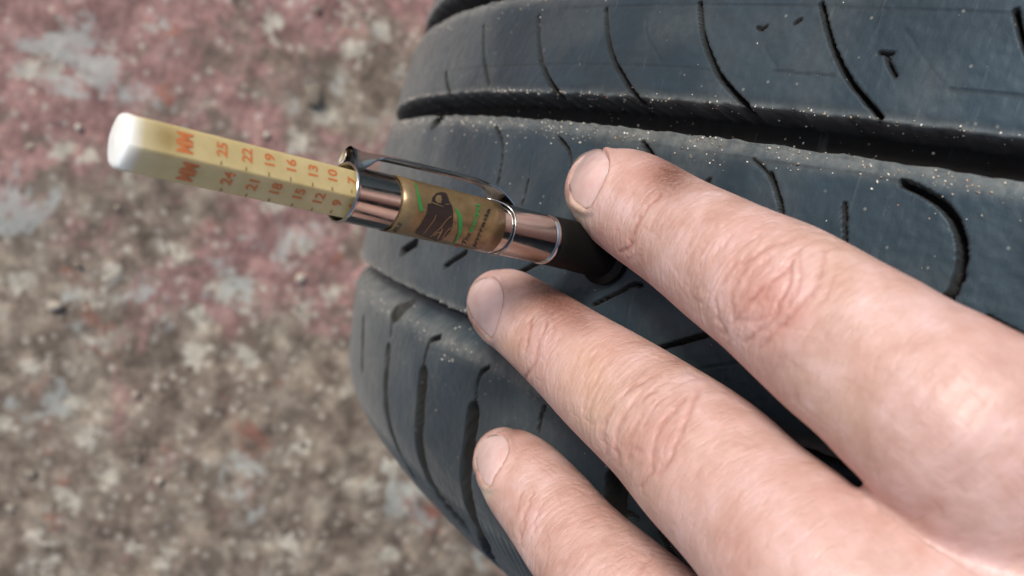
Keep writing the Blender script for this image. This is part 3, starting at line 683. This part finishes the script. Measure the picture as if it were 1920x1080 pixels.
    brk = .72 + .38 * vnoise(px[:, 0] / 16, px[:, 1] / 16, 75)
    def dist_line(pts, closed=False, samples=8, P_=None):
        px = P_ if P_ is not None else globals_px
        c = catmull(pts, max(2, len(pts) * samples // 2)) if len(pts) > 2 else np.array(pts, float)
        if closed: c = np.vstack([c, c[:1]])
        lo, hi = c.min(0) - 90, c.max(0) + 90; m = front & np.all((px > lo) & (px < hi), 1); d = np.full(nv, 1e3); idx = np.where(m)[0]; q = px[idx]; best = np.full(len(idx), 1e9)
        for a, b in zip(c[:-1], c[1:]):
            v = b - a; t = np.clip(((q - a) @ v) / (v @ v + 1e-9), 0, 1); best = np.minimum(best, np.hypot(*(q - a - t[:, None] * v).T))
        d[idx] = best / mmpx[idx]; return d
    disp = np.zeros(nv); red = np.zeros(nv); crease = np.zeros(nv)
    def cr(pts, depth=.25, w=.35, redv=.5, puff=.16):
        w *= .8; depth *= .66
        d = dist_line(pts, P_=pxw); disp[:] -= depth * brk * 1e-3 * np.exp(-(d / w) ** 2); disp[:] += depth * puff * 1e-3 * np.exp(-((d - w * 2.6) / (w * 1.5)) ** 2)
        crease[:] = np.maximum(crease, redv * brk * np.exp(-(d / (w * .9)) ** 2))
    CR = [ # index
     ([(1236,366),(1213,388),(1194,418),(1183,447),(1179,466),(1163,474)], .42, .40, .9), ([(1215,372),(1196,392),(1184,410)], .12, .3, .3), ([(1250,380),(1232,402),(1222,425)], .12, .3, .3),
     ([(1290,400),(1272,425),(1266,445)], .12, .3, .3), ([(1318,412),(1298,440),(1290,462)], .14, .3, .3), ([(1345,425),(1322,452),(1308,480)], .14, .3, .3), ([(1372,440),(1348,468),(1334,490)], .14, .3, .3),
     ([(1472,452),(1442,462),(1405,484),(1376,503),(1353,533),(1342,566),(1347,600),(1358,625)], .28, .42, .5),
     ([(1500,470),(1464,514),(1431,536),(1409,562),(1386,588),(1374,607)], .34, .40, .8), ([(1479,507),(1476,536),(1464,562),(1450,596),(1420,625),(1396,642)], .32, .42, .6),
     ([(1546,470),(1541,500),(1527,535),(1509,559),(1479,596),(1452,627),(1425,650)], .36, .48, .6), ([(1500,478),(1500,510),(1494,540),(1478,575)], .22, .35, .4),
     ([(1400,500),(1380,530),(1372,560),(1374,590)], .2, .4, .4), ([(1440,480),(1415,505),(1398,530)], .2, .35, .4), ([(1570,500),(1555,540),(1535,570)], .14, .4, .3), ([(1425,440),(1395,455),(1370,475)], .16, .35, .3),
     ([(1384,600),(1410,602),(1440,590)], .2, .4, .4),
     # middle
     ([(997,598),(989,628),(982,656)], .3, .38, .8), ([(1024,605),(1010,636),(999,675),(984,706),(978,715)], .38, .4, .8), ([(1040,612),(1028,640)], .12, .3, .3),
     ([(1240,704),(1215,709),(1177,733),(1148,761),(1133,790),(1131,825),(1136,850)], .24, .4, .45), ([(1230,730),(1198,747),(1170,779),(1155,814),(1154,846),(1160,875)], .28, .38, .5),
     ([(1262,768),(1240,797),(1226,832),(1225,870),(1200,915)], .32, .42, .6), ([(1310,730),(1291,772),(1277,818),(1258,856),(1232,890)], .30, .46, .5),
     ([(1174,862),(1188,838),(1204,845)], .14, .35, .4), ([(1200,868),(1180,892)], .12, .35, .3), ([(1222,752),(1196,785),(1182,820)], .2, .32, .4), ([(1284,745),(1262,772)], .18, .35, .4), ([(1248,740),(1222,770),(1205,800)], .2, .32, .4),
     ([(1100,640),(1082,668),(1074,690)], .12, .3, .25), ([(1122,655),(1104,684),(1096,708)], .12, .3, .25), ([(1142,672),(1124,700),(1114,724)], .12, .3, .25),
     # ring
     ([(1000,924),(986,955),(981,985),(973,1011)], .26, .4, .6), ([(978,922),(970,948),(965,965)], .18, .35, .4), ([(1025,935),(1008,965),(1000,1000)], .15, .35, .3),
     ([(978,843),(1010,862),(1044,887)], .08, .22, .2), ([(996,846),(1024,861),(1052,880)], .08, .22, .2), ([(985,858),(1015,878),(1040,896)], .07, .2, .2), ([(1095,925),(1120,945),(1160,975)], .07, .22, .2),
     ([(1230,1035),(1205,1060),(1190,1085)], .2, .4, .4),
     # back of the hand
     ([(1600,930),(1640,960),(1700,968),(1780,965)], .25, 1.6, .0),
    ]
    for pts, dp, w_, rv in CR: cr(pts, dp, w_, rv)
    # procedural fine wrinkles across the fingers, stronger over the joints
    smm, tmm = s_ * 1000, t_ * 1000; salt = win * 37.0
    def wr(fs, ft, seed): return vnoise(smm * fs + salt, tmm * ft + 50 + 1.5 * vnoise(smm * .2, tmm * .2, seed + 9), seed)
    jo = np.zeros(nv)
    for c_, wd in ((.0, 0),):
        pass
    jt = np.exp(-((smm - 26) / 6) ** 2) + 1.3 * np.exp(-((smm - 50) / 9) ** 2)
    rid = lambda v: (1 - np.abs(v)) ** 5
    disp -= front * (.00003 + .00008 * np.clip(jt, 0, 1.3)) * rid(wr(.62, .14, 41)) + front * (.00003 + .00007 * np.clip(jt, 0, 1.3)) * rid(wr(1.35, .30, 43)) + front * .00005 * rid(wr(.5, .5, 47))
    # tendons and knuckle swelling on the back of the hand
    disp += .00015 * vnoise(px[:, 0] / 90, px[:, 1] / 90, 51)
    # nails: outline in photo pixels
    NAILS = {'index': [(1065,340),(1070,315),(1083,295),(1101,284),(1122,279),(1137,287),(1143,304),(1142,323),(1132,348),(1119,373),(1106,391),(1090,388),(1073,373)],
             'middle': [(875,561),(882,540),(893,527),(909,520),(926,522),(938,534),(944,557),(940,586),(933,612),(923,634),(908,622),(891,603),(879,584)],
             'ring': [(891,852),(895,836),(907,822),(924,815),(942,816),(952,829),(954,850),(943,873),(930,893),(921,912),(906,903),(895,880)]}
    from_poly = {}
    for k, poly in NAILS.items():
        c = catmull(poly + poly[:1], 60)[:-1]; from_poly[k] = c
        d = dist_line(list(map(tuple, c)) + [tuple(c[0])]); 
        x, y = px[:, 0], px[:, 1]; ins = np.zeros(nv, bool)
        for (x1, y1), (x2, y2) in zip(c, np.roll(c, -1, 0)):
            cnd = ((y1 > y) != (y2 > y)); ins ^= cnd & (x < (x2 - x1) * (y - y1) / (y2 - y1 + 1e-12) + x1)
        ins &= front & (d < 50)
        # the free edge at the tip stands clear: only the cuticle and sides have a fold
        cen = c.mean(0); tipdir = chains[k]['c'][0] - chains[k]['c'][8]; tp = w2px(chains[k]['c'][0])[0] - w2px(chains[k]['c'][8])[0]; tp /= np.linalg.norm(tp)
        side = ((px - cen) @ tp) / 45; fold = 1 - sstep(side, .1, .75)
        disp[:] = np.where(ins, disp * .1 - .00030 * sstep(d, 0, .5), disp + fold * .00042 * np.exp(-((d - .35) / .75) ** 2) * front)
        crease[:] = np.where(ins, 0, np.maximum(crease, .55 * fold * np.exp(-((d - .05) / .28) ** 2)))
    X = X + Nn * disp[:, None]
    # skin colour fields: redness over joints and knuckles, dirt on the index, brown patches on the middle and ring
    def blob(x, y, r, v, rx=1.0): return v * np.exp(-(((px[:, 0] - x) / rx) ** 2 + (px[:, 1] - y) ** 2) / r ** 2) * front
    red += blob(1440, 565, 62, .75) + blob(1230, 325, 50, .55) + blob(1040, 560, 42, .6) + blob(1205, 830, 60, .45) + blob(1000, 640, 34, .35) + blob(1160, 455, 34, .3) + blob(1075, 590, 45, .35)
    red += blob(1500, 590, 40, .3) + blob(1700, 940, 90, .12) + blob(1900, 900, 60, .25) + blob(975, 805, 14, .6) + blob(1110, 930, 60, .3) + .15 * vnoise(px[:, 0] / 60, px[:, 1] / 60, 61)
    yel = blob(1090, 690, 60, .55) + blob(1120, 780, 60, .5) + blob(1560, 780, 90, .35) + blob(950, 650, 40, .4) + blob(1580, 470, 80, .3) + blob(1200, 940, 50, .3)
    brown_marks = blob(1258, 328, 42, 1.3) + blob(1200, 285, 18, .3) + blob(1040, 552, 44, 1.5) + blob(1000, 530, 22, .5) + blob(1090, 600, 30, .6) + blob(966, 803, 9, 1.0) + blob(1075, 412, 14, .3)
    pale = blob(1086, 408, 22, 1.0) + blob(903, 640, 13, 1.0) + blob(911, 925, 15, 1.0) + blob(1072, 385, 12, .6)
    me2.vertices.foreach_set('co', X.astype(np.float32).ravel()); me2.polygons.foreach_set('use_smooth', np.ones(len(me2.polygons), bool)); me2.update()
    for nm, arr in (('red', red), ('crease', crease), ('yellow', yel), ('brown_marks', brown_marks), ('pale', pale)):
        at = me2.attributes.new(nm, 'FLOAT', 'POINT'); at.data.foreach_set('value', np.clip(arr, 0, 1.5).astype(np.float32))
    at = me2.attributes.new('skinuv', 'FLOAT_VECTOR', 'POINT'); at.data.foreach_set('vector', np.column_stack([smm + salt, tmm, win * 3.0]).astype(np.float32).ravel())
    m, nt, b = mat('skin', Roughness=.46); n = NB(nt)
    A_ = lambda k: n.n('Attribute', attribute_name=k).outputs['Fac']
    uv = n.n('Attribute', attribute_name='skinuv').outputs['Vector']; tc = n.n('TexCoord').outputs['Object']
    c = n.ramp(n.noise(tc, 160, 4, .6).outputs[0], [(.28, (.46, .275, .225)), (.5, (.565, .37, .32)), (.72, (.675, .475, .455))])
    c = n.mix(n.math('MULTIPLY', n.ramp(n.noise(tc, 45, 3, .5).outputs[0], [(.4, 0.0), (.65, 1.0)]), .3), c, (.66, .38, .34))
    c = n.mix(n.math('MULTIPLY', A_('yellow'), .55), c, (.62, .40, .24))
    c = n.mix(n.math('MULTIPLY', A_('red'), .7), c, (.44, .165, .12))
    c = n.mix(n.math('MULTIPLY', A_('crease'), .75), c, (.36, .12, .09))
    c = n.mix(n.math('MULTIPLY', n.math('MULTIPLY', A_('brown_marks'), n.ramp(n.noise(tc, 1500, 3, .7).outputs[0], [(.35, .55), (.65, 1.0)])), .85), c, (.17, .075, .05))
    c = n.mix(n.math('MULTIPLY', A_('pale'), .7), c, (.72, .60, .47))
    n.link(c, b.inputs['Base Color'])
    b.inputs['Subsurface Weight'].default_value = .22; b.inputs['Subsurface Radius'].default_value = (.0026, .0010, .0006); b.inputs['Subsurface Scale'].default_value = 1.0
    b.inputs['Specular IOR Level'].default_value = .6; b.inputs['Coat Weight'].default_value = .10; b.inputs['Coat Roughness'].default_value = .40
    mp = n.n('Mapping', i_Vector=uv, i_Scale=(1.25, .30, 1)); w0 = n.noise(mp.outputs[0], 1.0, 3, .6, .6).outputs[0]
    mp2 = n.n('Mapping', i_Vector=uv, i_Scale=(3.0, .9, 1)); w2 = n.noise(mp2.outputs[0], 1.0, 3, .6, .5).outputs[0]
    w1 = n.math('ADD', n.ramp(w0, [(.30, 0.0), (.46, .75), (.54, .95), (.70, 1.0)]), n.math('MULTIPLY', w2, .7))
    vo = n.n('TexVoronoi', i_Vector=n.n('Mapping', i_Vector=uv, i_Scale=(1.5, 1.5, 1)).outputs[0], feature='DISTANCE_TO_EDGE', i_Scale=1.3)
    cells = n.ramp(vo.outputs['Distance'], [(0.0, 0.0), (.22, 1.0)])
    hh = n.math('ADD', n.math('MULTIPLY', w1, 1.1), n.math('ADD', n.math('MULTIPLY', cells, .22), n.math('MULTIPLY', n.noise(tc, 2600, 3, .7).outputs[0], .25)))
    n.link(n.n('Bump', i_Strength=.5, i_Distance=.00014, i_Height=hh).outputs[0], b.inputs['Normal'])
    n.link(n.ramp(n.noise(tc, 900, 4, .6).outputs[0], [(.3, .36), (.7, .52)]), b.inputs['Roughness'])
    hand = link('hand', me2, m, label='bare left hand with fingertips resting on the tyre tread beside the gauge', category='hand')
    # nails
    bvh = BVHTree.FromPolygons([Vector(v) for v in X], [tuple(p.vertices) for p in me2.polygons])
    mn, nt, b = mat('fingernail_keratin', Roughness=.18); n = NB(nt); tc = n.n('TexCoord').outputs['Object']
    rd = n.n('Attribute', attribute_name='edge').outputs['Fac']
    c = n.ramp(n.noise(tc, 300, 3, .5).outputs[0], [(.3, (.70, .46, .43)), (.7, (.80, .60, .57))])
    c = n.mix(rd, c, (.84, .76, .66))
    mk = n.ramp(n.noise(tc, 1300, 3, .7).outputs[0], [(.35, .35), (.65, 1.0)])
    c = n.mix(n.math('MULTIPLY', n.math('MULTIPLY', n.n('Attribute', attribute_name='rim').outputs['Fac'], mk), .75), c, (.20, .12, .08))
    n.link(c, b.inputs['Base Color']); b.inputs['Subsurface Weight'].default_value = .3; b.inputs['Subsurface Radius'].default_value = (.002, .001, .0007); b.inputs['Subsurface Scale'].default_value = 1.0
    b.inputs['Coat Weight'].default_value = .7; b.inputs['Coat Roughness'].default_value = .18
    n.link(n.n('Bump', i_Strength=.15, i_Distance=.0001, i_Height=n.noise(tc, 1800, 3).outputs[0]).outputs[0], b.inputs['Normal'])
    dirt, _, _ = mat('nail_edge_grime', Base_Color=(.10, .06, .04, 1), Roughness=.8)
    for k, c in from_poly.items():
        cen = c.mean(0); tp = w2px(chains[k]['c'][0])[0] - w2px(chains[k]['c'][8])[0]; tp /= np.linalg.norm(tp)
        rings = 9; pts2 = [cen] + [cen + (p - cen) * q / rings for q in range(1, rings + 1) for p in c]
        hits, ok = [], []
        for p in pts2:
            d = Vector(c2w(p[0], p[1], 1.0) - CAMW).normalized(); h, nn_, _, _ = bvh.ray_cast(Vector(CAMW), d)
            hits.append(h if h else None); ok.append(h is not None and (h - Vector(CAMW)).length < .25)
        pts2 = np.array(pts2); ok = np.array(ok)
        dep = np.array([(w2px(np.array(h))[1] if h else 0) for h in hits]); u = (pts2 - cen) / 50
        near_ = ok & (np.abs(dep - np.median(dep[ok])) < .008)
        Af = lambda u: np.column_stack([np.ones(len(u)), u, u[:, 0] ** 2, u[:, 1] ** 2, u[:, 0] * u[:, 1], u[:, 0] ** 3, u[:, 1] ** 3, u[:, 0] ** 2 * u[:, 1], u[:, 0] * u[:, 1] ** 2])
        inner = near_ & (np.linalg.norm(u, axis=1) < 2) & (np.concatenate([[0], np.repeat(np.arange(1, rings + 1), len(c))]) <= rings - 1)
        co = np.linalg.lstsq(Af(u[inner]), dep[inner], rcond=None)[0]; dz = Af(u) @ co
        W = np.array([c2w(p[0], p[1], z_ - .00036 - .0005 * max(0, 1 - (np.linalg.norm(p - cen) / 58) ** 2)) for p, z_ in zip(pts2, dz)])
        m_ = len(c); F3 = [[0, 1 + j, 1 + (j + 1) % m_] for j in range(m_)]
        F4 = [[1 + (q - 1) * m_ + j, 1 + q * m_ + j, 1 + q * m_ + (j + 1) % m_, 1 + (q - 1) * m_ + (j + 1) % m_] for q in range(1, rings) for j in range(m_)]
        # rim turned down into the skin so the plate has thickness
        down = np.array([c2w(p[0] + (cen - p)[0] * .02, p[1] + (cen - p)[1] * .02, z_ + .0006) for p, z_ in zip(c, dz[-m_:])])
        base = len(W); W = np.vstack([W, down]); F4 += [[base - m_ + j, base + j, base + (j + 1) % m_, base - m_ + (j + 1) % m_] for j in range(m_)]
        tri = np.array(F3 + [t for q in F4 for t in ([q[0], q[1], q[2]], [q[0], q[2], q[3]])])
        me = npmesh('fingernail', W, tri)
        ev = np.concatenate([sstep(((pts2 - cen) @ tp), 22, 40), np.ones(m_)])
        ev[:len(pts2)] = np.maximum(ev[:len(pts2)], 0)
        at = me.attributes.new('edge', 'FLOAT', 'POINT'); at.data.foreach_set('value', (ev * .55).astype(np.float32))
        rg = np.concatenate([[0], np.repeat(np.arange(1, rings + 1), len(c)), np.full(m_, rings)])
        rv = sstep(rg, rings - 1.2, rings) * np.concatenate([.35 + .65 * sstep(((pts2 - cen) @ tp), 0, 25), np.ones(m_)])
        at = me.attributes.new('rim', 'FLOAT', 'POINT'); at.data.foreach_set('value', rv.astype(np.float32))
        link('fingernail', me, mn, hand)
    print('hand verts', nv)
hand()
